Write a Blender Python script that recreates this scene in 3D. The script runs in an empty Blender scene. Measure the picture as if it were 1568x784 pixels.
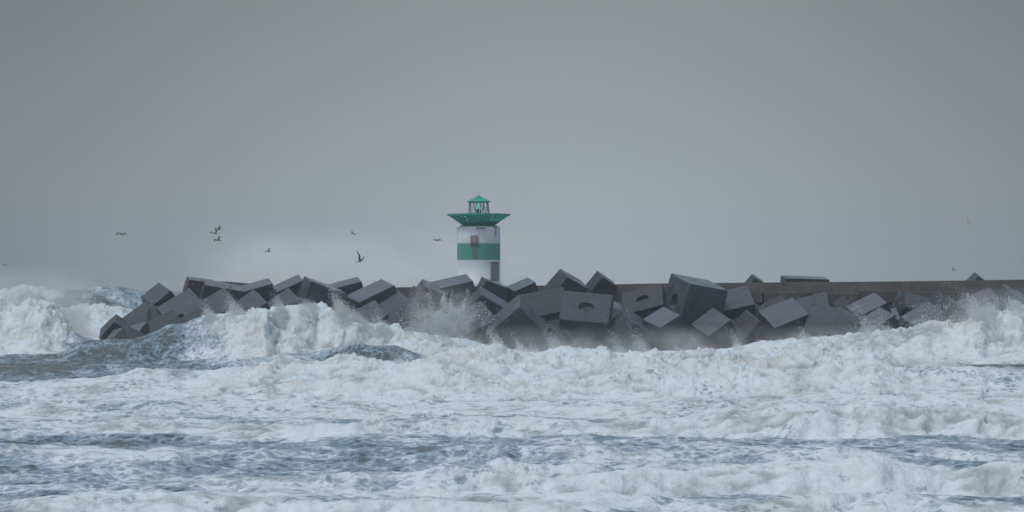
import bpy, bmesh, math, random
import numpy as np
from mathutils import Vector, Euler, Matrix

rng = np.random.default_rng(7)
random.seed(7)
F = 5200.0; HC = 7.0
def WX(px, d): return (px-784.0)/F*d
def WZ(py, d): return HC+(445.0-py)/F*d

sc = bpy.context.scene
sc.view_settings.view_transform = 'Standard'
sc.view_settings.look = 'None'
sc.view_settings.exposure = 0

# ------------------------------------------------------------ noise
PN = 1024
perm = rng.permutation(PN).astype(np.int32)
perm2 = np.concatenate([perm, perm, perm])
g3 = rng.normal(size=(PN,3)).astype(np.float32); g3 /= np.linalg.norm(g3,axis=1)[:,None]
def perlin(x,y,z):
    x=np.asarray(x,np.float32); y=np.asarray(y,np.float32); z=np.asarray(z,np.float32)
    x,y,z=np.broadcast_arrays(x,y,z)
    xi=np.floor(x).astype(np.int32); yi=np.floor(y).astype(np.int32); zi=np.floor(z).astype(np.int32)
    xf=x-xi; yf=y-yi; zf=z-zi
    xi&=PN-1; yi&=PN-1; zi&=PN-1
    u=xf*xf*xf*(xf*(xf*6-15)+10); v=yf*yf*yf*(yf*(yf*6-15)+10); w=zf*zf*zf*(zf*(zf*6-15)+10)
    def gr(dx,dy,dz):
        h=perm2[perm2[perm2[(xi+dx)&(PN-1)]+((yi+dy)&(PN-1))]+((zi+dz)&(PN-1))]
        g=g3[h]
        return g[...,0]*(xf-dx)+g[...,1]*(yf-dy)+g[...,2]*(zf-dz)
    def lerp(a,b,t): return a+(b-a)*t
    x00=lerp(gr(0,0,0),gr(1,0,0),u); x10=lerp(gr(0,1,0),gr(1,1,0),u)
    x01=lerp(gr(0,0,1),gr(1,0,1),u); x11=lerp(gr(0,1,1),gr(1,1,1),u)
    return lerp(lerp(x00,x10,v),lerp(x01,x11,v),w)*1.4
def fbm(x,y,z,o=3,g=0.5):
    s=0;a=1
    for i in range(o):
        s=s+a*perlin(x*2**i+i*17.3,y*2**i+i*5.1,z*2**i+3.7*i); a*=g
    return s

# ------------------------------------------------------------ node helpers
def new_mat(name):
    m=bpy.data.materials.new(name); m.use_nodes=True
    nt=m.node_tree; b=nt.nodes['Principled BSDF']
    return m,nt,b
def N(nt,t,**kw):
    n=nt.nodes.new(t)
    for k,v in kw.items(): setattr(n,k,v)
    return n
def L(nt,a,b): nt.links.new(a,b)
def mathn(nt,op,a,b=None,c=None,clamp=False):
    n=N(nt,'ShaderNodeMath',operation=op); n.use_clamp=clamp
    for i,v in enumerate((a,b,c)):
        if v is None: continue
        if isinstance(v,(int,float)): n.inputs[i].default_value=v
        else: L(nt,v,n.inputs[i])
    return n.outputs[0]
def mixc(nt,f,a,b):
    n=N(nt,'ShaderNodeMix',data_type='RGBA')
    if isinstance(f,(int,float)): n.inputs[0].default_value=f
    else: L(nt,f,n.inputs[0])
    for s,v in ((6,a),(7,b)):
        if isinstance(v,tuple): n.inputs[s].default_value=(*v,1)
        else: L(nt,v,n.inputs[s])
    return n.outputs[2]
def noise(nt,vec,scale,detail=4,rough=0.55,dist=0):
    n=N(nt,'ShaderNodeTexNoise'); n.inputs['Scale'].default_value=scale
    n.inputs['Detail'].default_value=detail; n.inputs['Roughness'].default_value=rough
    n.inputs['Distortion'].default_value=dist
    L(nt,vec,n.inputs['Vector']); return n.outputs[0]
def mapr(nt,v,a,b,c=0.0,d=1.0,smooth=True):
    n=N(nt,'ShaderNodeMapRange'); n.interpolation_type='SMOOTHSTEP' if smooth else 'LINEAR'
    L(nt,v,n.inputs[0]); 
    for i,k in enumerate((a,b,c,d)): n.inputs[i+1].default_value=k
    return n.outputs[0]

# ------------------------------------------------------------ world
w=bpy.data.worlds.new("sky"); sc.world=w; w.use_nodes=True
nt=w.node_tree; bg=nt.nodes['Background']
SUN_EL=math.radians(58); SUN_AZ=math.radians(235)   # from behind-left of the camera
sky=N(nt,'ShaderNodeTexSky',sky_type='NISHITA'); sky.sun_disc=False
sky.sun_elevation=SUN_EL; sky.sun_rotation=SUN_AZ; sky.dust_density=6; sky.air_density=1.2
tc=N(nt,'ShaderNodeTexCoord'); sep=N(nt,'ShaderNodeSeparateXYZ'); L(nt,tc.outputs['Generated'],sep.inputs[0])
rp=N(nt,'ShaderNodeValToRGB'); cr=rp.color_ramp
L(nt,sep.outputs[2],rp.inputs[0])
stops=[(0.0,(0.312,0.378,0.426)),(0.03,(0.318,0.368,0.396)),(0.085,(0.230,0.258,0.265)),(0.25,(0.33,0.38,0.43)),(1.0,(0.58,0.77,0.98))]
while len(cr.elements)<len(stops): cr.elements.new(0.5)
for e,(p,c) in zip(cr.elements,stops): e.position=p; e.color=(*c,1)
# overcast: the bank straight ahead is a little thinner / brighter
dx=mathn(nt,'SUBTRACT',sep.outputs[0],0.012)
dx2=mathn(nt,'MULTIPLY',dx,dx)
fx=mathn(nt,'MULTIPLY',dx2,-1/(0.12**2))
fx=mathn(nt,'EXPONENT',fx)
fx=mathn(nt,'MULTIPLY_ADD',fx,0.52,0.56)
cl=noise(nt,tc.outputs['Generated'],7,3,0.5)
clf=mathn(nt,'MULTIPLY_ADD',cl,0.16,0.92)
fx=mathn(nt,'MULTIPLY',fx,clf)
vm=N(nt,'ShaderNodeVectorMath',operation='SCALE'); L(nt,rp.outputs[0],vm.inputs[0]); L(nt,fx,vm.inputs['Scale'])
vs=N(nt,'ShaderNodeVectorMath',operation='SCALE'); L(nt,sky.outputs[0],vs.inputs[0]); vs.inputs['Scale'].default_value=0.05
mx=mixc(nt,0.10,vm.outputs[0],vs.outputs[0])
sc2=N(nt,'ShaderNodeVectorMath',operation='SCALE'); L(nt,mx,sc2.inputs[0]); sc2.inputs['Scale'].default_value=12.0
L(nt,sc2.outputs[0],bg.inputs[0]); bg.inputs[1].default_value=0.1

sl=bpy.data.lights.new("sun",'SUN'); sl.energy=1.5; sl.angle=math.radians(14); sl.color=(1,0.98,0.95)
so=bpy.data.objects.new("sun",sl); sc.collection.objects.link(so)
dirv=Vector((math.sin(SUN_AZ)*math.cos(SUN_EL),math.cos(SUN_AZ)*math.cos(SUN_EL),math.sin(SUN_EL)))
so.rotation_euler=(-dirv).to_track_quat('-Z','Y').to_euler()

# ------------------------------------------------------------ camera
cd=bpy.data.cameras.new("camera"); cam=bpy.data.objects.new("camera",cd); sc.collection.objects.link(cam)
cd.sensor_width=36; cd.lens=F/1568*36; cd.clip_start=1; cd.clip_end=60000
cam.location=(0,0,HC); cam.rotation_euler=(math.radians(90)+math.atan(53/F),0,0)
sc.camera=cam

def link(o,parent=None):
    sc.collection.objects.link(o)
    if parent: o.parent=parent
    return o
def mesh_obj(name,bm,mats,parent=None,smooth=False):
    me=bpy.data.meshes.new(name); bm.to_mesh(me); bm.free()
    for m in mats: me.materials.append(m)
    if smooth: me.polygons.foreach_set('use_smooth',[True]*len(me.polygons))
    return link(bpy.data.objects.new(name,me),parent)

# ------------------------------------------------------------ SEA
def tab(pts,d):   # (px, py) -> x , H
    xs=np.array([WX(p[0],d) for p in pts]); hs=np.array([max(0.0,WZ(p[1],d)) for p in pts])
    return xs,hs
# depth, crest pts(px,py), Lf, Lb, break pts (px, strength)
waves=[
 dict(d=620,c=[(-300,449),(0,449),(120,448),(200,450),(400,455),(2000,455)],Lf=22,Lb=40,b=[(-300,.2),(150,.3),(400,.1)]),
 dict(d=470,c=[(-300,450),(0,452),(60,448),(110,447),(160,446),(200,449),(260,458),(400,480),(2000,520)],Lf=26,Lb=30,b=[(-300,.9),(60,.8),(110,.15),(180,.05),(230,.3),(300,.2)]),
 dict(d=410,c=[(-300,500),(0,490),(90,470),(150,468),(200,474),(260,490),(400,530),(2000,533)],Lf=14,Lb=14,b=[(-300,1),(200,.9),(300,.6),(400,.0)]),
 dict(d=364,c=[(-400,455),(-100,455),(0,452),(30,449),(55,453),(78,462),(98,480),(120,503),(170,520),(230,530),(300,545),(2000,545)],Lf=16,Lb=14,b=[(-300,1),(90,1),(140,.5),(200,.0)]),
 dict(d=330,c=[(-300,552),(-50,548),(0,546),(60,545),(120,532),(200,516),(270,498),(320,488),(370,480),(420,477),(480,473),(530,481),(580,497),(620,511),(700,524),(760,534),(850,545),(1000,553),(2000,556)],Lf=11,Lb=20,b=[(-300,.3),(100,.15),(200,.18),(270,.35),(320,.62),(380,.95),(600,1),(700,.9),(900,.8)]),
 dict(d=352,c=[(-300,552),(800,552),(850,548),(1000,544),(1100,537),(1200,523),(1300,512),(1400,504),(1450,497),(1490,486),(1530,472),(1600,466),(2000,480)],Lf=12,Lb=14,b=[(-300,0),(800,0),(900,.9),(1100,1),(2000,1)]),
 dict(d=286,c=[(-300,572),(0,566),(150,558),(380,554),(450,542),(540,532),(600,530),(640,542),(700,560),(2000,572)],Lf=8,Lb=10,b=[(-300,.1),(380,.15),(450,.0),(620,.0),(680,.5)]),
 dict(d=228,c=[(-300,594),(0,590),(150,583),(220,566),(300,570),(390,562),(430,550),(520,556),(600,554),(700,548),(800,546),(900,544),(960,545),(1050,547),(1150,543),(1250,538),(1350,550),(1450,560),(1568,563),(2000,565)],Lf=20,Lb=16,b=[(-300,.42),(150,.55),(400,.9),(600,1),(1300,1),(1420,.7),(1568,.55),(2000,.8)]),
 dict(d=196,c=[(-300,628),(0,622),(200,616),(500,618),(800,618),(1050,608),(1250,602),(1400,613),(2000,612)],Lf=8,Lb=9,b=[(-300,.35),(300,.5),(1000,.7),(2000,.7)]),
 dict(d=163,c=[(-300,662),(0,655),(130,650),(250,645),(380,651),(500,648),(640,646),(700,642),(800,646),(900,651),(1000,644),(1150,638),(1230,628),(1350,626),(1568,631),(2000,636)],Lf=3.8,Lb=7,b=[(-300,.4),(150,.55),(250,.85),(2000,1)]),
 dict(d=141,c=[(-300,690),(0,684),(150,688),(300,683),(600,690),(900,684),(1300,690),(2000,682)],Lf=3.,Lb=5,b=[(-300,.3),(2000,.4)]),
 dict(d=120,c=[(-300,745),(300,745),(500,742),(650,731),(720,717),(780,710),(850,716),(1000,724),(1200,722),(1330,714),(1450,718),(1568,719),(2000,722)],Lf=3.0,Lb=5,b=[(-300,.4),(500,.5),(680,.9),(2000,1)]),
 dict(d=106,c=[(-300,768),(0,768),(100,760),(300,763),(600,770),(2000,768)],Lf=2.6,Lb=4,b=[(-300,.85),(500,.6),(2000,.9)]),
]
XG=np.linspace(-500,500,20001)
for i,wv in enumerate(waves):
    d=wv['d']
    wv['cy']=d+d*0.018*perlin(XG/(0.05*d),i*9.1+0.5,0.3)+d*0.007*perlin(XG/(0.016*d),i*4.1+0.5,7.3)
    xs,hs=tab(wv['c'],d)
    wv['H']=np.interp(XG,xs,hs)*(1+0.22*perlin(XG/(0.02*d),i*3.3,2.2)+0.08*perlin(XG/(0.008*d),i*3.3,5.2))
    wv['B']=np.clip(np.interp(XG,[WX(p[0],d) for p in wv['b']],[p[1] for p in wv['b']])+0.18*perlin(XG/(0.03*d),i*2.3,4.4)-0.02,0,1)
def crest_y(wv,i,X): return np.interp(X,XG,wv['cy'])
def sea_height(X,Y):
    h=np.zeros_like(X); turb=np.zeros_like(X); foam=np.zeros_like(X)
    for i,wv in enumerate(waves):
        H=np.interp(X,XG,wv['H']); B=np.interp(X,XG,wv['B'])
        s=Y-crest_y(wv,i,X)
        front=np.clip(1+s/wv['Lf'],0,1); front=front*front*(3-2*front)*0.5+0.5*front**1.3
        back=np.exp(-(s/wv['Lb'])**2)
        hh=H*np.where(s<0,front,back)
        h=np.maximum(h,hh)+0.25*np.minimum(h,hh)
        ff=np.where(s<0,np.clip((1+s/(wv['Lf']*1.15))*4,0,1),np.exp(-(s/(wv['Lb']*0.5))**2))
        tH=np.clip(H/2.5,0.22,1.3)
        turb=np.maximum(turb,B*B*ff*tH*(0.35+0.65*np.where(s<0,front,1)))
        foam=np.maximum(foam,np.clip(B*ff*1.05,0,1))
        foam=foam-np.where(B<0.4,(0.4-B)*1.3*ff*np.clip(H/1.0,0,1),0)
    return h,turb,foam

dense=np.linspace(-1,1,1250)
ext=[2,5,10,20,40,80,160,400,1000,2500,6000,14000]
rows=[-300,-200,-120,-60,-20,10,35,55,70,80,86]
y=90.0
while y<600:
    rows.append(y)
    if y<200: y+=0.15+(y-90)/110*0.11
    elif y<400: y+=0.26+(y-200)/200*0.16
    else: y+=0.42+(y-400)/200*1.6
while y<26000: rows.append(y); y*=1.035
rows=np.array(rows)
Wd=np.where(rows<90,0.16*90+10,0.16*rows+10)
X=np.concatenate([-(Wd[:,None]+np.array(ext[::-1])[None,:]), Wd[:,None]*dense[None,:], Wd[:,None]+np.array(ext)[None,:]],axis=1)
Y=np.repeat(rows[:,None],X.shape[1],axis=1)
near=np.clip((900-Y)/300,0,1)*np.clip((Y-60)/30,0,1)
sc_w=np.clip(Y/330,0.3,1.2)
wr=perlin(X/3.1/sc_w,Y/3.5/sc_w,12.3)+0.5*perlin(X/1.3/sc_w,Y/1.6/sc_w,16.3)
wr2=perlin(X/4.1/sc_w,Y/4.5/sc_w,32.3)
h,turb,foam=sea_height(X+wr2*1.8*sc_w*near,Y+wr*2.2*sc_w*near)
sw=0.36*fbm(X/8,Y/4.5,0.5,4)+0.05*fbm(X/0.9,Y/0.9,3.5,2)
far=np.clip((Y-420)/200,0,1)*np.clip((6000-Y)/4000,0,1)
sw2=1.0*fbm(X/30,Y/18,9.5,3)*far
h=h+sw*near+sw2
zone=np.interp(Y,[0,110,130,150,175,200,240,300,330,400,440,700,3000],[.70,.68,.61,.52,.62,.66,.60,.42,.52,.56,.42,.22,.15])
zone=zone+0.26*fbm(X/11,Y/16,20.5,3)
left=np.clip((WX(330,300)-X)/12,0,1)*np.clip((Y-235)/20,0,1)*np.clip((362-Y)/10,0,1)
zone=zone-0.22*left
foam=np.clip(np.maximum(foam,0)+zone*(1-np.clip(foam,0,1))+np.minimum(foam,0),0,1.1)
dzy=np.gradient(h,axis=0)/np.gradient(Y,axis=0); dzx=np.gradient(h,axis=1)/np.gradient(X,axis=1)
nl=np.sqrt(dzx**2+dzy**2+1); nx,ny,nz=-dzx/nl,-dzy/nl,1/nl
amp=(0.09*np.clip((foam-0.45)*2.2,0,1)+0.90*turb)*near
m=(amp>0.01)
xm,ym,zm=X[m].astype(np.float32),Y[m].astype(np.float32),h[m].astype(np.float32)
wxp=perlin(xm/2.2,ym/2.2,zm/2.2+50)*1.3; wzp=perlin(xm/2.0+9,ym/2.0,zm/2.0+80)*1.3
big=perlin(xm/3.6+wxp*0.4,ym/5,zm/3.6)+0.3
D=np.zeros_like(xm); a=1.0; f=1/1.7
for k in range(5):
    if k%2==0: nn_=np.abs(perlin((xm+wxp)*f*0.8+3.1,ym*f*0.8+k*11,(zm+wzp)*f*1.5+k*7))*2-0.55
    else: nn_=perlin((xm+wxp)*f*0.8+3.1,ym*f*0.8+k*11,(zm+wzp)*f*1.5+k*7)*1.1
    D+=a*nn_; a*=0.58; f*=2.15
D=(D*0.42+big*0.40)
Z=h.copy(); X2=X.copy(); Y2=Y.copy()
dd=D*amp[m]
X2[m]+=nx[m]*dd; Y2[m]+=ny[m]*dd*0.7; Z[m]+=nz[m]*dd
cav=np.zeros_like(X); cav[m]=D
nr,ncl=X.shape
co=np.empty((nr*ncl,3),np.float32); co[:,0]=X2.ravel(); co[:,1]=Y2.ravel(); co[:,2]=Z.ravel()
idx=np.arange(nr*ncl,dtype=np.int32).reshape(nr,ncl)
quads=np.stack([idx[:-1,:-1],idx[:-1,1:],idx[1:,1:],idx[1:,:-1]],axis=-1).reshape(-1,4)
me=bpy.data.meshes.new("sea")
me.vertices.add(nr*ncl); me.vertices.foreach_set('co',co.ravel())
me.loops.add(quads.size); me.loops.foreach_set('vertex_index',quads.ravel())
me.polygons.add(len(quads)); me.polygons.foreach_set('loop_start',np.arange(0,quads.size,4,dtype=np.int32))
me.polygons.foreach_set('use_smooth',np.ones(len(quads),bool))
me.update(calc_edges=True)
for nm,arr in (("foam",foam),("turb",turb),("cav",cav)):
    a=me.attributes.new(nm,'FLOAT','POINT'); a.data.foreach_set('value',arr.astype(np.float32).ravel())
sea=link(bpy.data.objects.new("sea",me))

m_,nt,b=new_mat("sea_water_and_foam"); me.materials.append(m_)
tc=N(nt,'ShaderNodeTexCoord'); P=tc.outputs['Object']
af=N(nt,'ShaderNodeAttribute',attribute_name='foam').outputs['Fac']
at=N(nt,'ShaderNodeAttribute',attribute_name='turb').outputs['Fac']
ac=N(nt,'ShaderNodeAttribute',attribute_name='cav').outputs['Fac']
mp=N(nt,'ShaderNodeMapping'); L(nt,P,mp.inputs[0]); mp.inputs['Scale'].default_value=(1,0.7,1)
n1=noise(nt,mp.outputs[0],0.6,8,0.68,0.8)
n2=noise(nt,mp.outputs[0],2.8,6,0.66,0.3)
n0=noise(nt,mp.outputs[0],0.17,5,0.6,0.8)
wn=N(nt,'ShaderNodeTexNoise'); wn.inputs['Scale'].default_value=0.9; wn.inputs['Detail'].default_value=4; L(nt,mp.outputs[0],wn.inputs['Vector'])
va=N(nt,'ShaderNodeVectorMath',operation='MULTIPLY_ADD'); L(nt,wn.outputs[1],va.inputs[0]); va.inputs[1].default_value=(1.8,1.8,1.8); L(nt,mp.outputs[0],va.inputs[2])
vo=N(nt,'ShaderNodeTexVoronoi',feature='DISTANCE_TO_EDGE'); vo.inputs['Scale'].default_value=1.6; L(nt,va.outputs[0],vo.inputs['Vector'])
lace=mapr(nt,vo.outputs['Distance'],0.02,0.28,0.14,-0.10)
t=mathn(nt,'MULTIPLY_ADD',mathn(nt,'SUBTRACT',n1,0.5),1.4,af)
t=mathn(nt,'MULTIPLY_ADD',mathn(nt,'SUBTRACT',n0,0.5),1.0,t)
t=mathn(nt,'MULTIPLY_ADD',mathn(nt,'SUBTRACT',n2,0.5),0.6,t)
t=mathn(nt,'ADD',t,lace)
mask1=mapr(nt,t,0.22,0.54)          # submerged, aerated foam
mask2=mapr(nt,t,0.46,0.88)          # fresh white foam on top
clear=mixc(nt,noise(nt,P,0.08,2),(0.050,0.075,0.088),(0.080,0.110,0.115))
aer=mixc(nt,n1,(0.15,0.23,0.31),(0.37,0.48,0.58))
clean=mixc(nt,n2,(0.62,0.70,0.78),(0.84,0.88,0.92))
dirty=mixc(nt,n1,(0.48,0.46,0.40),(0.78,0.77,0.73))
dm=mapr(nt,mathn(nt,'ADD',noise(nt,P,0.25,6,0.7),mathn(nt,'MULTIPLY',at,0.10)),0.50,0.80,0.0,0.9)
fc=mixc(nt,dm,clean,dirty)
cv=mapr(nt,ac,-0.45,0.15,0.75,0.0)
fc=mixc(nt,cv,fc,(0.27,0.31,0.32))  # hollows of the foam darkened: relief shade painted into the colour
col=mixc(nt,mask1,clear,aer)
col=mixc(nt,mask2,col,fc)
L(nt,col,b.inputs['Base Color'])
rg=mathn(nt,'MULTIPLY_ADD',mask1,0.58,0.22); L(nt,rg,b.inputs['Roughness'])
b.inputs['IOR'].default_value=1.33
hn=mathn(nt,'ADD',mathn(nt,'MULTIPLY',n2,0.34),mathn(nt,'MULTIPLY',noise(nt,P,9,5,0.6),0.08))
hn=mathn(nt,'ADD',hn,mathn(nt,'MULTIPLY',mask2,0.12))
bp=N(nt,'ShaderNodeBump'); bp.inputs['Strength'].default_value=0.8; bp.inputs['Distance'].default_value=0.6
L(nt,hn,bp.inputs['Height']); L(nt,bp.outputs[0],b.inputs['Normal'])

# ------------------------------------------------------------ SPRAY droplets
pts=[];siz=[]
def jets(wi,px0,px1,n,up,spread,s0=0.03,s1=0.09,back=1.5):
    wv=waves[wi]; d=wv['d']
    x=WX(rng.uniform(px0,px1,n*6),d)
    dens=np.clip(0.25+1.3*perlin(x/1.3,wi*3.3,8.8)+0.8*perlin(x/5,wi*3.3,4.8),0,None)**1.5
    keep=rng.uniform(0,1.2,x.size)<dens; x=x[keep][:n]; dn=dens[keep][:n]
    yy=crest_y(wv,wi,x)+rng.normal(0,spread,x.size)-0.5
    hh,_,_=sea_height(x,yy)
    z=hh+rng.exponential(1,x.size)*up*np.clip(dn,0.2,1.4)-0.1
    x=x-0.5*(z-hh)+rng.normal(0,0.15,x.size)
    yy=yy+rng.normal(0,0.3,x.size)+back*(z-hh)*0.3
    pts.append(np.stack([x,yy,z],1)); siz.append(rng.uniform(s0,s1,x.size)*rng.uniform(0.5,1,x.size))
jets(3,-150,110,14000,0.45,2.0,0.02,0.06)
jets(2,60,330,5000,0.5,1.5,0.02,0.06)
jets(1,-50,260,2500,0.4,2)
jets(4,310,640,48000,0.65,1.3,0.015,0.045)
jets(4,600,900,18000,0.55,2.5,0.015,0.05)
jets(5,850,1600,30000,0.6,1.6,0.015,0.05)
jets(5,1430,1650,16000,0.8,2.0,0.02,0.05)
jets(7,380,1700,44000,0.28,1.0,0.01,0.035)
jets(9,200,1600,9000,0.10,0.6,0.008,0.022)
jets(11,650,1600,9000,0.12,0.5,0.006,0.018)
jets(12,-50,1600,5000,0.08,0.5,0.006,0.016)
def burst(px,py0,py1,d,w,n,s0=0.02,s1=0.055,lean=0):
    t=rng.uniform(0,1,n)**1.5; 
    x=WX(px,d)+rng.normal(0,1,n)*w*(0.5+0.8*t)+lean*t
    yy=d+rng.normal(0,w*0.7,n); z=WZ(py1,d)+(WZ(py0,d)-WZ(py1,d))*t*(0.6+0.5*np.abs(perlin(x*1.1,yy*0.4,3.3))*2)
    k=rng.uniform(0,1,n)<np.clip(0.4+1.6*fbm(x*0.9,yy*0.9,z*0.9,2),0,1)
    pts.append(np.stack([x,yy,z],1)[k]); siz.append(rng.uniform(s0,s1,k.sum()))
burst(655,468,525,372,1.8,24000,lean=2.5)
burst(690,448,520,378,1.0,28000,lean=-.5)
burst(1530,452,505,380,4.0,14000)
burst(1450,480,512,380,2.5,9000)
burst(40,446,500,372,4.0,14000)
p=np.concatenate(pts); s=np.concatenate(siz); n=len(p)
tet=np.array([[1,1,1],[1,-1,-1],[-1,1,-1],[-1,-1,1]],np.float32)*0.75
ax=rng.normal(size=(n,4)); ax/=np.linalg.norm(ax,axis=1)[:,None]
qw,qx,qy,qz=ax.T
q=np.stack([1-2*(qy*qy+qz*qz),2*(qx*qy-qz*qw),2*(qx*qz+qy*qw),2*(qx*qy+qz*qw),1-2*(qx*qx+qz*qz),2*(qy*qz-qx*qw),2*(qx*qz-qy*qw),2*(qy*qz+qx*qw),1-2*(qx*qx+qy*qy)],1).reshape(n,3,3)
vv=(p[:,None,:]+np.einsum('kj,nij->nki',tet,q)*s[:,None,None]).reshape(-1,3).astype(np.float32)
fi=np.array([[0,1,2],[0,3,1],[0,2,3],[1,3,2]],np.int32)
ff=(np.arange(n,dtype=np.int32)[:,None,None]*4+fi[None]).reshape(-1)
sm=bpy.data.meshes.new("sea_spray"); sm.vertices.add(len(vv)); sm.vertices.foreach_set('co',vv.ravel())
sm.loops.add(len(ff)); sm.loops.foreach_set('vertex_index',ff)
sm.polygons.add(len(ff)//3); sm.polygons.foreach_set('loop_start',np.arange(0,len(ff),3,dtype=np.int32))
sm.polygons.foreach_set('use_smooth',np.ones(len(ff)//3,bool))
sm.update(calc_edges=True)
ms,nt,b=new_mat("spray_droplets"); b.inputs['Base Color'].default_value=(0.82,0.85,0.87,1); b.inputs['Roughness'].default_value=0.9
b.inputs['Specular IOR Level'].default_value=0.1
sm.materials.append(ms); link(bpy.data.objects.new("sea_spray",sm))

# ------------------------------------------------------------ MATERIALS for breakwater
def concrete(name,c1,c2,c3,sc_=0.5,wetdark=0.7,top=None):
    m,nt,b=new_mat(name)
    geo=N(nt,'ShaderNodeNewGeometry'); oi=N(nt,'ShaderNodeObjectInfo')
    pw=geo.outputs['Position']
    n1=noise(nt,pw,sc_,6,0.65,0.4); n2=noise(nt,pw,sc_*7,6,0.7)
    c=mixc(nt,mapr(nt,n1,0.35,0.68),c1,c2)
    c=mixc(nt,mapr(nt,n2,0.50,0.72,0,0.7),c,c3)
    hs=N(nt,'ShaderNodeHueSaturation'); L(nt,c,hs.inputs['Color']); L(nt,mathn(nt,'MULTIPLY_ADD',oi.outputs['Random'],0.7,0.65),hs.inputs['Value'])
    sp=N(nt,'ShaderNodeSeparateXYZ'); L(nt,pw,sp.inputs[0])
    wet=mapr(nt,mathn(nt,'ADD',sp.outputs[2],mathn(nt,'MULTIPLY',n1,3.0)),2.0,6.5,wetdark,0.0)
    c=mixc(nt,wet,hs.outputs[0],(0.022,0.025,0.027))
    if top:   # light from above painted into the colour of upward faces
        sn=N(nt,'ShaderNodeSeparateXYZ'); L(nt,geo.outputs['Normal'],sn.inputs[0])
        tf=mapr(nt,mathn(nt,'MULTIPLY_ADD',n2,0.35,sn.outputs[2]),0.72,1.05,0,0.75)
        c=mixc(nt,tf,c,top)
    L(nt,c,b.inputs['Base Color'])
    L(nt,mapr(nt,n1,0.3,0.7,0.25,0.6),b.inputs['Roughness'])
    bp=N(nt,'ShaderNodeBump'); bp.inputs['Strength'].default_value=0.7; bp.inputs['Distance'].default_value=0.25
    L(nt,mathn(nt,'ADD',n2,n1),bp.inputs['Height']); L(nt,bp.outputs[0],b.inputs['Normal'])
    return m
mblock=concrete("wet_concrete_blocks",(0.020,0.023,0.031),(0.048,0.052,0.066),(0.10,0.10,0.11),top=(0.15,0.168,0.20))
mcap=concrete("weathered_concrete_cap",(0.085,0.070,0.068),(0.14,0.118,0.115),(0.05,0.046,0.047),0.35,0.3)
mcore=concrete("rubble_core",(0.03,0.032,0.035),(0.05,0.05,0.055),(0.06,0.06,0.06))

bw=bpy.data.objects.new("breakwater",None); link(bw)

def block_mesh(name,seed,taper=0.0,holes=(0,1,2,3,4,5)):
    r=random.Random(seed); bm=bmesh.new()
    X_,Y_,Z_=Vector((1,0,0)),Vector((0,1,0)),Vector((0,0,1))
    frames=[(Z_,X_,Y_),(-Z_,Y_,X_),(X_,Y_,Z_),(-X_,Z_,Y_),(Y_,Z_,X_),(-Y_,X_,Z_)]
    for fi,(n,u,v) in enumerate(frames):
        outer=[];inner=[];deep=[]
        for k in range(8):
            a=math.radians(45*k+0); c,s_=math.cos(a),math.sin(a)
            mm=max(abs(c),abs(s_))
            outer.append(bm.verts.new(n*0.5+u*(c/mm*0.5)+v*(s_/mm*0.5)))
            rr=0.17
            inner.append(bm.verts.new(n*0.5+u*c*rr+v*s_*rr))
            deep.append(bm.verts.new(n*0.28+u*c*rr*0.75+v*s_*rr*0.75))
        for k in range(8):
            j=(k+1)%8
            bm.faces.new((outer[k],outer[j],inner[j],inner[k]))
            if fi in holes: bm.faces.new((inner[k],inner[j],deep[j],deep[k]))
        bm.faces.new(deep if fi in holes else inner)
        if fi not in holes:
            for d_ in deep: bm.verts.remove(d_)
    bmesh.ops.remove_doubles(bm,verts=bm.verts,dist=1e-4)
    bmesh.ops.recalc_face_normals(bm,faces=bm.faces)
    ed=[e for e in bm.edges if sum(abs(abs(x)-0.5)<1e-4 for x in e.verts[0].co)>=2 and sum(abs(abs(x)-0.5)<1e-4 for x in e.verts[1].co)>=2]
    bmesh.ops.bevel(bm,geom=ed,offset=0.022,segments=2,affect='EDGES',profile=0.6)
    for v in bm.verts:
        k=1-taper*(v.co.z+0.5)
        v.co.x*=k; v.co.y*=k
        v.co+=Vector((r.uniform(-1,1),r.uniform(-1,1),r.uniform(-1,1)))*0.006
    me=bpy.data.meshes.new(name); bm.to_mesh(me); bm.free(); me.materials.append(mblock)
    return me
BM=[block_mesh("concrete_block",1,0.0,(0,1)),block_mesh("concrete_block",2,0.10,(4,5)),block_mesh("concrete_block",3,0.16,()),block_mesh("concrete_block",4,0.05,()),block_mesh("concrete_block",5,0.22,(2,)),block_mesh("concrete_block",6,0.06,(2,3))]
cnt=[0]
def blk(x,y,z,size,rot,me=None,sc3=None):
    cnt[0]+=1
    o=bpy.data.objects.new("concrete_block_%d"%cnt[0],me or random.choice(BM)); link(o,bw)
    o.location=(x,y,z); o.rotation_euler=[math.radians(a) for a in rot]
    s3=sc3 or (1,1,1); o.scale=(size*s3[0],size*s3[1],size*s3[2])
    return o
def bp_(px,py,wpx,rot,d=386,**k):
    return blk(WX(px,d),d,WZ(py,d),wpx*d/F,rot,**k)
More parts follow.
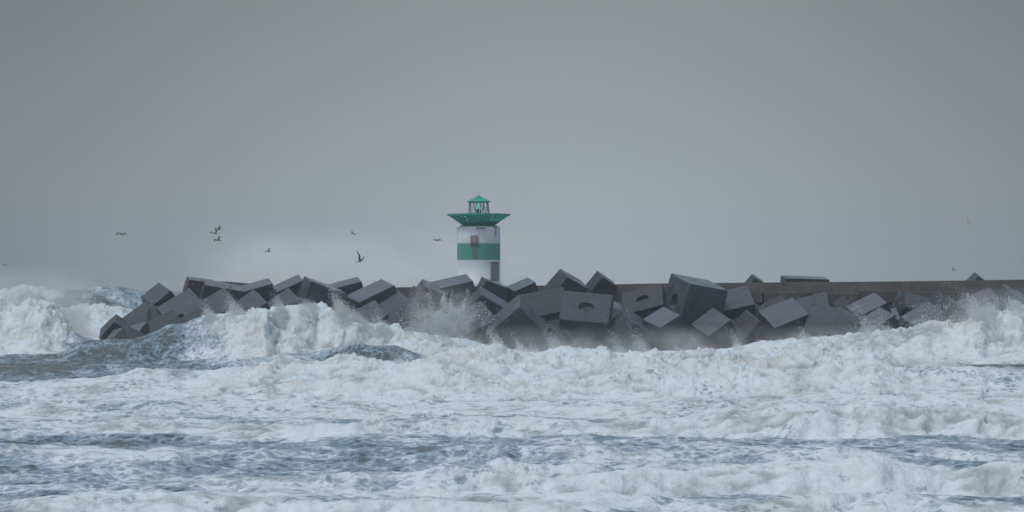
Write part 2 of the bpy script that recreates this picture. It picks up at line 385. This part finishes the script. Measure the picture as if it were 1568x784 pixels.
# hand-placed blocks read from the photograph: px,py,size px, rot, depth, variant, scale
key=[
 (898,478,54,(54,5,-8),384,0,(1.4,1.0,.5)),(1062,466,72,(14,9,26),388,5,(1,1,1)),(792,505,68,(24,44,18),383,3,None),(962,512,54,(34,30,30),383,2,None),
 (1018,508,54,(20,-28,30),383,4,None),(1095,512,54,(30,-35,20),383,2,None),(1150,515,54,(25,30,40),383,2,None),(722,500,54,(40,-22,30),384,1,(1.3,1,.7)),
 (575,470,56,(12,-24,20),389,3,(1.2,1,1)),(560,497,54,(35,-28,15),385,2,(1.4,1,.6)),(490,460,50,(10,20,20),389,3,(1.3,1,1)),(447,450,38,(20,-24,12),391,4,(1.5,1,1)),
 (430,478,50,(32,-34,15),387,2,(1.5,1,.6)),(375,484,48,(34,-36,12),387,3,(1.6,1,.6)),(325,482,50,(38,-30,15),388,3,(1.6,1,.6)),(278,478,48,(36,-30,20),390,2,(1.5,1,.7)),
 (246,464,42,(30,-38,25),394,4,(1.1,1,1)),(215,498,46,(40,-35,20),391,3,(1.5,1,.6)),(178,508,36,(30,35,20),390,2,None),(298,505,48,(45,-30,20),385,3,(1.6,1,.6)),
 (250,508,48,(45,-28,18),388,2,(1.5,1,.6)),(620,498,54,(38,-32,15),384,3,(1.5,1,.6)),(645,472,48,(20,25,50),390,2,None),(692,443,42,(16,-12,14),396,3,(1.5,1,.6)),
 (868,444,42,(24,26,30),394,2,(1.2,1,1)),(922,438,28,(24,30,30),398,3,(1.2,1,1)),(988,466,44,(50,-14,-16),390,0,(1.5,1,.6)),(832,472,48,(52,-10,12),389,3,(1.6,1,.6)),
 (1232,437,44,(6,2,6),401.5,3,(1.6,1,.56)),(1155,437,24,(20,30,20),400,2,None),(1495,436,26,(20,35,20),400,2,None),(1240,482,48,(48,-14,-15),389,3,(1.5,1,.7)),
 (1275,504,54,(52,10,-18),384,3,(1.5,1,.8)),(1330,482,48,(26,-25,15),389,2,(1.3,1,.8)),(1350,510,56,(18,-30,20),383,4,None),(1415,500,54,(30,-25,30),385,2,(1.3,1,.8)),
 (1455,490,52,(20,35,20),386,3,None),(1500,478,48,(35,-20,20),389,3,(1.4,1,.8)),(1545,470,48,(24,25,20),389,2,None),(1200,494,50,(35,-20,20),385,3,(1.3,1,.8)),
 (745,474,48,(22,30,15),389,2,(1.2,1,.9)),(1120,470,44,(45,-12,8),391,3,(1.5,1,.8)),(1400,474,40,(45,15,10),392,2,(1.3,1,.8)),(598,480,46,(32,-32,20),387,3,(1.4,1,.7)),
 (755,442,28,(12,20,20),397,3,(1.5,1,.7)),(800,444,28,(18,-22,20),397,3,(1.4,1,.7)),(340,452,40,(14,10,10),394,3,(1.6,1,.8)),(390,452,38,(14,-16,10),395,3,(1.6,1,.8)),(306,446,36,(10,8,14),397,2,(1.4,1,1)),
 (530,446,34,(14,-14,10),394,3,(1.5,1,.8)),(660,452,36,(25,20,20),394,2,(1.3,1,.8)),
]
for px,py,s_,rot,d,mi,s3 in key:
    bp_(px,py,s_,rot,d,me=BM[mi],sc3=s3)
# filler rows on the seaward slope, and on the lee side
R=random.Random(21)
FB=[BM[2],BM[3],BM[3],BM[2],BM[4],BM[1],BM[0]]
for (d,z,x0,step) in ((383.5,-0.3,WX(175,384),3.7),(387,1.4,WX(195,387),3.8),(390.5,2.8,WX(240,391),3.9),(394,3.9,WX(280,395),4.0)):
    x=x0
    while x<100:
        sg=-1 if R.random()<0.68 else 1
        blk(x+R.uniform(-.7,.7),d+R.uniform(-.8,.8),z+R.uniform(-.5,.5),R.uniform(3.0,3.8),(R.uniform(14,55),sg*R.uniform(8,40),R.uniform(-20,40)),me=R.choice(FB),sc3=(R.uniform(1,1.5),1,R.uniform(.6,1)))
        x+=step*R.uniform(0.8,1.1)
for (d,z) in ((412,4.0),(416,2.0),(420,0.0)):
    x=WX(260,400)
    while x<100:
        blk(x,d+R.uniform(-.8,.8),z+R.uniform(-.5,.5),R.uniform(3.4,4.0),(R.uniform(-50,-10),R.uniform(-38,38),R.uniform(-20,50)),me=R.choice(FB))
        x+=5.2*R.uniform(0.8,1.1)
# core mound
bm=bmesh.new(); prof=[(382,-3),(387,0.6),(393,3.2),(397,5.2),(409,5.2),(415,2.6),(423,-3)]
secs=[]
for k,x in enumerate([WX(200,392),WX(260,392),WX(320,392)]+[WX(380,392)+i*6 for i in range(24)]):
    f=min(1,0.15+0.5*k) if k<2 else 1
    secs.append([bm.verts.new((x,402+(a-402)*(0.4+0.6*f),-3+(b_+3)*f+R.uniform(-.2,.2))) for a,b_ in prof])
for a,b_ in zip(secs[:-1],secs[1:]):
    for i in range(len(prof)-1): bm.faces.new((a[i],a[i+1],b_[i+1],b_[i]))
bm.faces.new(secs[0]); bmesh.ops.recalc_face_normals(bm,faces=bm.faces)
mesh_obj("core_mound",bm,[mcore],bw)
# concrete cap with seaward parapet
bm=bmesh.new()
tops=[(283,430),(345,431),(420,437),(520,440),(600,440),(700,438.5),(850,437),(1000,434),(1110,433),(1250,432),(1400,430.5),(1568,428),(1750,427),(2000,427)]
secs=[]
for i,(px,py) in enumerate(tops):
    x=WX(px,398); z=WZ(py,398)
    pr=[(398.0,4.5),(398.0,z-0.02),(398.05,z),(399.0,z),(399.05,z-0.02),(399.05,z-0.75),(408.0,z-0.85),(408.0,4.5)]
    secs.append([bm.verts.new((x,a,b_)) for a,b_ in pr])
for a,b_ in zip(secs[:-1],secs[1:]):
    for i in range(7): bm.faces.new((a[i],a[i+1],b_[i+1],b_[i]))
bm.faces.new(secs[0]); bm.faces.new(secs[-1]); bmesh.ops.recalc_face_normals(bm,faces=bm.faces)
mesh_obj("cap_and_parapet",bm,[mcap],bw)
bm=bmesh.new()
for i in range(12):
    x0=WX(1095,396)+i*5.6; z=WZ(445,396)-0.15*(i%3)
    r_=bmesh.ops.create_cube(bm,size=1,matrix=Matrix.Translation((x0+2.75,396.3,z-0.7))@Matrix.Diagonal((5.45,3.2,1.4,1)))
bmesh.ops.bevel(bm,geom=bm.edges[:],offset=0.05,segments=1,affect='EDGES')
mesh_obj("ledge",bm,[mcap],bw)

# ------------------------------------------------------------ LIGHTHOUSE
LD=403.0; S=LD/F
lh=bpy.data.objects.new("lighthouse",None); link(lh); lh.location=(WX(733,LD),LD,0)
def lz(py): return WZ(py,LD)
def paint(name,c,rust=0.3,dirt=(0.35,0.33,0.3)):
    m,nt,b=new_mat(name); tc=N(nt,'ShaderNodeTexCoord'); P=tc.outputs['Object']
    mp=N(nt,'ShaderNodeMapping'); L(nt,P,mp.inputs[0]); mp.inputs['Scale'].default_value=(3.2,3.2,0.2)
    st=noise(nt,mp.outputs[0],1.2,5,0.65); bl=noise(nt,P,0.8,5,0.6)
    c_=mixc(nt,mapr(nt,bl,0.4,0.75,0,0.2),c,tuple(v*0.75 for v in c))
    c_=mixc(nt,mapr(nt,st,0.58,0.74,0,rust),c_,dirt)
    L(nt,c_,b.inputs['Base Color']); b.inputs['Roughness'].default_value=0.55
    return m
mw=paint("white_paint",(0.70,0.75,0.80),0.4,(0.50,0.44,0.38))
mg=paint("green_paint",(0.085,0.36,0.285),0.3,(0.13,0.26,0.21))
mgd=paint("green_gallery_paint",(0.022,0.31,0.245),0.25,(0.03,0.16,0.13))
mr=paint("rusty_shutter",(0.33,0.19,0.16),0.5,(0.2,0.12,0.1))
mdoor=paint("door_paint",(0.33,0.30,0.33),0.5,(0.25,0.18,0.15))
mrust=paint("rust_stain",(0.14,0.22,0.16),0.7,(0.23,0.14,0.10))
mlat=paint("lantern_frame_paint",(0.42,0.46,0.45),0.5,(0.25,0.22,0.2))
def lathe(name,prof,mat,seg=56,smooth=True,cap=True):
    bm=bmesh.new(); rings=[]
    for r_,z in prof:
        rings.append([bm.verts.new((r_*math.cos(2*math.pi*k/seg),r_*math.sin(2*math.pi*k/seg),z)) for k in range(seg)])
    for a,b_ in zip(rings[:-1],rings[1:]):
        for k in range(seg): bm.faces.new((a[k],a[(k+1)%seg],b_[(k+1)%seg],b_[k]))
    if cap: bm.faces.new(rings[0]); bm.faces.new(rings[-1])
    bmesh.ops.recalc_face_normals(bm,faces=bm.faces)
    o=mesh_obj(name,bm,[mat],lh)
    if smooth:
        for p_ in o.data.polygons: p_.use_smooth=len(p_.vertices)==4 and abs(p_.normal.z)<0.7
    return o
RT=33*S
lathe("tower_base_white",[(RT+0.12,lz(440)),(RT+0.12,lz(430.5)),(RT,lz(430)),(RT,lz(398.2))],mw,cap=False)
lathe("tower_band_green",[(RT,lz(398.2)),(RT,lz(373))],mg,cap=False)
lathe("tower_upper_white",[(RT,lz(373)),(RT,lz(348.5)),(RT-0.1,lz(347.5)),(RT-0.6,lz(346.8))],mw,cap=False)
lathe("tower_collar",[(RT-0.3,lz(346.8)),(RT-0.3,lz(345.5)),(24*S,lz(345.4))],mgd)
def bar(bm,p0,p1,w,t=None):
    p0=Vector(p0);p1=Vector(p1); d=p1-p0; t=t or w
    q=d.to_track_quat('Z','Y').to_matrix().to_4x4()
    bmesh.ops.create_cube(bm,size=1,matrix=Matrix.Translation((p0+p1)/2)@q@Matrix.Diagonal((w,t,d.length,1)))
bm=bmesh.new(); n_=36
r0,r1=24.5*S,47*S; z0,z1=lz(345.2),lz(329.5)
for k in range(n_):
    a=2*math.pi*(k+.5)/n_; c,s_=math.cos(a),math.sin(a)
    prof=[(r0,z0),(r1,z1),(r1-0.30,z1),(r0-0.15,z0+0.28)]
    tx,ty=-s_*0.05,c*0.05
    A=[bm.verts.new((c*r+tx,s_*r+ty,z)) for r,z in prof]; B=[bm.verts.new((c*r-tx,s_*r-ty,z)) for r,z in prof]
    bm.faces.new(A); bm.faces.new(B[::-1])
    for i in range(4): bm.faces.new((A[i],B[i],B[(i+1)%4],A[(i+1)%4]))
bmesh.ops.recalc_face_normals(bm,faces=bm.faces)
mesh_obj("gallery_slats",bm,[mgd],lh)
def ring(name,r,z,hh,t,mat): return lathe(name,[(r-t,z),(r,z),(r,z+hh),(r-t,z+hh),(r-t,z)],mat,cap=False,smooth=False)
ring("gallery_rim",48*S,lz(330.5),0.22,0.28,mgd)
def cring(name,f,mat):
    r=r0+(r1-r0)*f; z=z0+(z1-z0)*f
    ring(name,r-0.03,z+0.02,0.10,0.10,mat)
cring("gallery_hoop_low",0.33,mgd); cring("gallery_hoop_high",0.68,mgd)
lathe("gallery_deck",[(24*S,lz(345.3)),(24.3*S,lz(344.3)),(33*S,lz(339.5)),(33*S,lz(339))],mgd)
lathe("lantern_plinth",[(16.5*S,lz(340)),(16.5*S,lz(327.5)),(17.5*S,lz(327.2)),(17.5*S,lz(326.4))],mgd,32)
bm=bmesh.new()
for k in range(8):
    a0=2*math.pi*(k+.3)/8; 
    for da in (-0.16,0.16):
        bar(bm,(16*S*math.cos(a0+da),16*S*math.sin(a0+da),lz(326.4)),(14.5*S*math.cos(a0),14.5*S*math.sin(a0),lz(310)),0.10)
mesh_obj("lantern_posts",bm,[mlat],lh)
ring("lantern_eaves_ring",15.5*S,lz(310.5),0.12,0.15,mgd)
lathe("lantern_roof",[(18*S,lz(309.3)),(18*S,lz(308.4)),(9*S,lz(303.8)),(6*S,lz(303.4)),(6*S,lz(302.2)),(3.5*S,lz(300.8)),(1.0*S,lz(299.4)),(0.4*S,lz(297.5))],mgd,24)
lathe("lamp_pedestal",[(4*S,lz(326.4)),(4*S,lz(321)),(2*S,lz(321)),(2*S,lz(319.5))],mgd,16)
ml,nt,b=new_mat("green_lamp_glass"); b.inputs['Base Color'].default_value=(0.05,0.5,0.4,1); b.inputs['Roughness'].default_value=0.15
b.inputs['Emission Color'].default_value=(0.15,0.9,0.7,1); b.inputs['Emission Strength'].default_value=0.45
lathe("lamp_lens",[(2.5*S,lz(319.5)),(3.6*S,lz(318)),(3.6*S,lz(313.5)),(2.5*S,lz(312)),(0.8*S,lz(310.5))],ml,16)
bm=bmesh.new(); bar(bm,(0,0,lz(298)),(0,0,lz(293)),0.05); mesh_obj("lightning_rod",bm,[mlat],lh)
def wall_box(name,px,py0,py1,wpx,mat,t=0.10,out=0.04):
    th=math.asin((px-733)/33.0)
    wd=wpx*S; bm=bmesh.new()
    M=Matrix.Rotation(th,4,'Z')@Matrix.Translation((0,-RT-out+t/2+0.0,(lz(py0)+lz(py1))/2))@Matrix.Diagonal((wd,t,abs(lz(py0)-lz(py1)),1))
    bmesh.ops.create_cube(bm,size=1,matrix=M); bmesh.ops.bevel(bm,geom=bm.edges[:],offset=0.015,segments=1,affect='EDGES')
    return mesh_obj(name,bm,[mat],lh)
wall_box("window_frame",726.5,361,373.2,11.5,mr,0.2,0.10)
wall_box("window_pane",726.5,363.2,371.2,6.5,mdoor,0.2,0.13)
wall_box("window_sill",726.5,373.4,374.6,13,mrust,0.3,0.18)
wall_box("rust_streak",727,374.7,396.5,7.0,mrust,0.06,0.012+0.02)
wall_box("door_frame",757.5,402,430,19,mlat,0.34,0.06)
wall_box("door_leaf",757.5,403.5,430,16,mdoor,0.34,0.10)
wall_box("door_hood",757.5,400.8,401.8,21,mlat,0.6,0.28)
wall_box("conduit",758.5,347.5,361,1.5,mr,0.12,0.1)
wall_box("sign_bar",737,348.6,350,16,mr,0.1,0.08)

bm=bmesh.new(); bar(bm,(0,0,0),(0,0,2.2),0.10); bar(bm,(0,0,2.2),(0,0,2.6),0.3); mesh_obj("marker_post",bm,[mr]).location=(WX(352,389),389,WZ(472,389))

# ------------------------------------------------------------ GULLS
mgb,nt,b=new_mat("gull_plumage"); 
tc=N(nt,'ShaderNodeTexCoord'); cc=mixc(nt,noise(nt,tc.outputs['Object'],6,3),(0.22,0.22,0.23),(0.38,0.38,0.39)); L(nt,cc,b.inputs['Base Color'])
mgw,nt,b=new_mat("gull_wing"); tc=N(nt,'ShaderNodeTexCoord'); cc=mixc(nt,noise(nt,tc.outputs['Object'],5,3),(0.05,0.055,0.06),(0.10,0.105,0.11)); L(nt,cc,b.inputs['Base Color'])
mgt,nt,b=new_mat("gull_wing_tip"); b.inputs['Base Color'].default_value=(0.02,0.02,0.022,1)
mbk,nt,b=new_mat("gull_bill"); b.inputs['Base Color'].default_value=(0.5,0.33,0.06,1)
def gull(px,py,d,span,rot,flap,tipflap,head=1):
    span*=1.4
    bm=bmesh.new(); seg=10
    st=[(-0.30,0.012,0.01),(-0.22,0.03,0.005),(-0.12,0.058,0),(0.0,0.075,-0.008),(0.10,0.068,-0.004),(0.17,0.045,0.012),(0.21,0.040,0.025),(0.25,0.036,0.027),(0.275,0.020,0.022)]
    prev=None
    for i,(x,r_,zo) in enumerate(st):
        rg=[bm.verts.new((x,r_*math.cos(2*math.pi*k/seg),zo+r_*0.9*math.sin(2*math.pi*k/seg))) for k in range(seg)]
        if prev: 
            for k in range(seg): bm.faces.new((prev[k],prev[(k+1)%seg],rg[(k+1)%seg],rg[k]))
        else: bm.faces.new(rg)
        prev=rg
    tip=bm.verts.new((0.33,0,0.012))
    for k in range(seg):
        f=bm.faces.new((prev[k],prev[(k+1)%seg],tip)); f.material_index=3
    a=[bm.verts.new(v) for v in ((-0.24,-0.03,0.012),(-0.24,0.03,0.012),(-0.40,0.085,0.0),(-0.42,0,0.0),(-0.40,-0.085,0.0))]
    a2=[bm.verts.new(v.co-Vector((0,0,0.010))) for v in a]
    bm.faces.new(a); bm.faces.new(a2[::-1])
    for i in range(5): bm.faces.new((a[i],a2[i],a2[(i+1)%5],a[(i+1)%5]))
    for sd in (-1,1):
        secs=[(0.03,0.11,0.19,0),(0.22,0.13,0.19,1),(0.42,0.17,0.16,1.6),(0.62,0.09,0.11,2),(0.80,-0.02,0.035,2)]
        yy=0;zz=0.03;ly=0; prev=None
        for i,(sp,lx,ch,_) in enumerate(secs):
            if i>0:
                ang=math.radians(flap if i<=2 else tipflap); dl=sp-ly
                yy+=dl*math.cos(ang); zz+=dl*math.sin(ang)
            else: yy=sp
            ly=sp; th=0.03*(1-sp*0.9)
            rg=[bm.verts.new(v) for v in ((lx,sd*yy,zz),(lx-ch*0.3,sd*yy,zz+th),(lx-ch,sd*yy,zz-0.004),(lx-ch*0.35,sd*yy,zz-th*0.5))]
            if prev:
                for k in range(4):
                    f=bm.faces.new((prev[k],prev[(k+1)%4],rg[(k+1)%4],rg[k])); f.material_index=1 if i<4 else 2
            else: bm.faces.new(rg)
            prev=rg
        bm.faces.new(prev)
    bmesh.ops.recalc_face_normals(bm,faces=bm.faces)
    o=mesh_obj("seagull",bm,[mgb,mgw,mgt,mbk],smooth=True)
    o.location=(WX(px,d),d,WZ(py,d)); k=span/1.6; o.scale=(k,k,k); o.rotation_euler=[math.radians(v) for v in rot]
    return o
gull(187,358.5,330,1.5,(0,-5,150),8,-30)
gull(335,351,340,1.3,(10,-5,210),20,-15)
gull(330,357,330,1.4,(-15,0,150),25,-5)
gull(334,368,330,1.3,(15,-5,215),30,-25)
gull(411,385,340,1.1,(15,0,210),22,-12)
gull(540,358,350,1.0,(20,0,30),18,-15)
gull(551,400,310,1.4,(25,-10,35),55,48)
gull(670,368,330,1.3,(0,0,150),14,-25)
gull(1482,341,360,0.9,(60,10,70),30,15)
gull(1460,414,360,0.8,(20,0,30),35,-15)
gull(8,406,350,0.8,(10,0,150),15,-10)

# ------------------------------------------------------------ HAZE and blown mist (real participating media)
def vol_box(name,x0,x1,y0,y1,z0,z1,build):
    bm=bmesh.new(); bmesh.ops.create_cube(bm,size=1)
    m=bpy.data.materials.new(name); m.use_nodes=True; nt=m.node_tree
    nt.nodes.remove(nt.nodes['Principled BSDF']); out=nt.nodes['Material Output']
    build(nt,out,m)
    o=mesh_obj(name,bm,[m]); o.location=((x0+x1)/2,(y0+y1)/2,(z0+z1)/2); o.scale=(x1-x0,y1-y0,z1-z0)
    return o
def hz(nt,out,m):
    v=N(nt,'ShaderNodeVolumeScatter'); v.inputs['Color'].default_value=(0.86,0.95,1,1); v.inputs['Density'].default_value=0.0004; v.inputs['Anisotropy'].default_value=0.2
    L(nt,v.outputs[0],out.inputs['Volume'])
vol_box("sea_haze",-500,500,60,1000,-4,140,hz)
def mist(dens,nscale,ztop_pow=1.5,thr=0.42,seed=0.0,ms=0.14):
    def f(nt,out,m):
        tc=N(nt,'ShaderNodeTexCoord'); sp=N(nt,'ShaderNodeSeparateXYZ'); L(nt,tc.outputs['Object'],sp.inputs[0])
        geo=N(nt,'ShaderNodeNewGeometry')
        mp=N(nt,'ShaderNodeMapping'); L(nt,geo.outputs['Position'],mp.inputs[0]); mp.inputs['Location'].default_value=(seed,0,0); mp.inputs['Scale'].default_value=(1,1,1.2)
        nn=noise(nt,mp.outputs[0],nscale,4,0.6,0.5)
        dn=mapr(nt,nn,thr,0.75)
        fz=mathn(nt,'POWER',mathn(nt,'SUBTRACT',0.5,sp.outputs[2],clamp=True),ztop_pow)
        ex=mapr(nt,mathn(nt,'ABSOLUTE',sp.outputs[0]),0.5,0.25)
        ey=mapr(nt,mathn(nt,'ABSOLUTE',sp.outputs[1]),0.5,0.3)
        dd=mathn(nt,'MULTIPLY',mathn(nt,'MULTIPLY',dn,fz),mathn(nt,'MULTIPLY',ex,ey))
        dd=mathn(nt,'MULTIPLY',dd,dens)
        v=N(nt,'ShaderNodeVolumePrincipled'); v.inputs['Color'].default_value=(0.97,0.98,1,1); v.inputs['Anisotropy'].default_value=0.1
        L(nt,dd,v.inputs['Density'])
        # stands for the multiply-scattered daylight inside dense droplets (albedo ~1)
        v.inputs['Emission Color'].default_value=(0.84,0.95,1.0,1)
        L(nt,mathn(nt,'MULTIPLY',dd,ms),v.inputs['Emission Strength'])
        L(nt,v.outputs[0],out.inputs['Volume'])
    return f
vol_box("spray_mist",WX(560,376),WX(1640,376),366,386,-1,3.4,mist(0.28,0.22,1.3,0.38))
vol_box("spray_mist",WX(260,408),WX(880,408),404,418,4.0,15.5,mist(0.70,0.13,1.5,0.30,40,0.20))
vol_box("spray_mist",WX(1430,378),WX(1660,378),368,388,0,7.5,mist(0.40,0.22,1.2,0.36,80))
vol_box("spray_mist",WX(-60,376),WX(150,376),366,388,0,10.0,mist(0.6,0.2,1.2,0.34,120))
vol_box("spray_mist",WX(618,374),WX(732,374),368,379,0,8.5,mist(0.75,0.4,1.2,0.40,160,0.10))
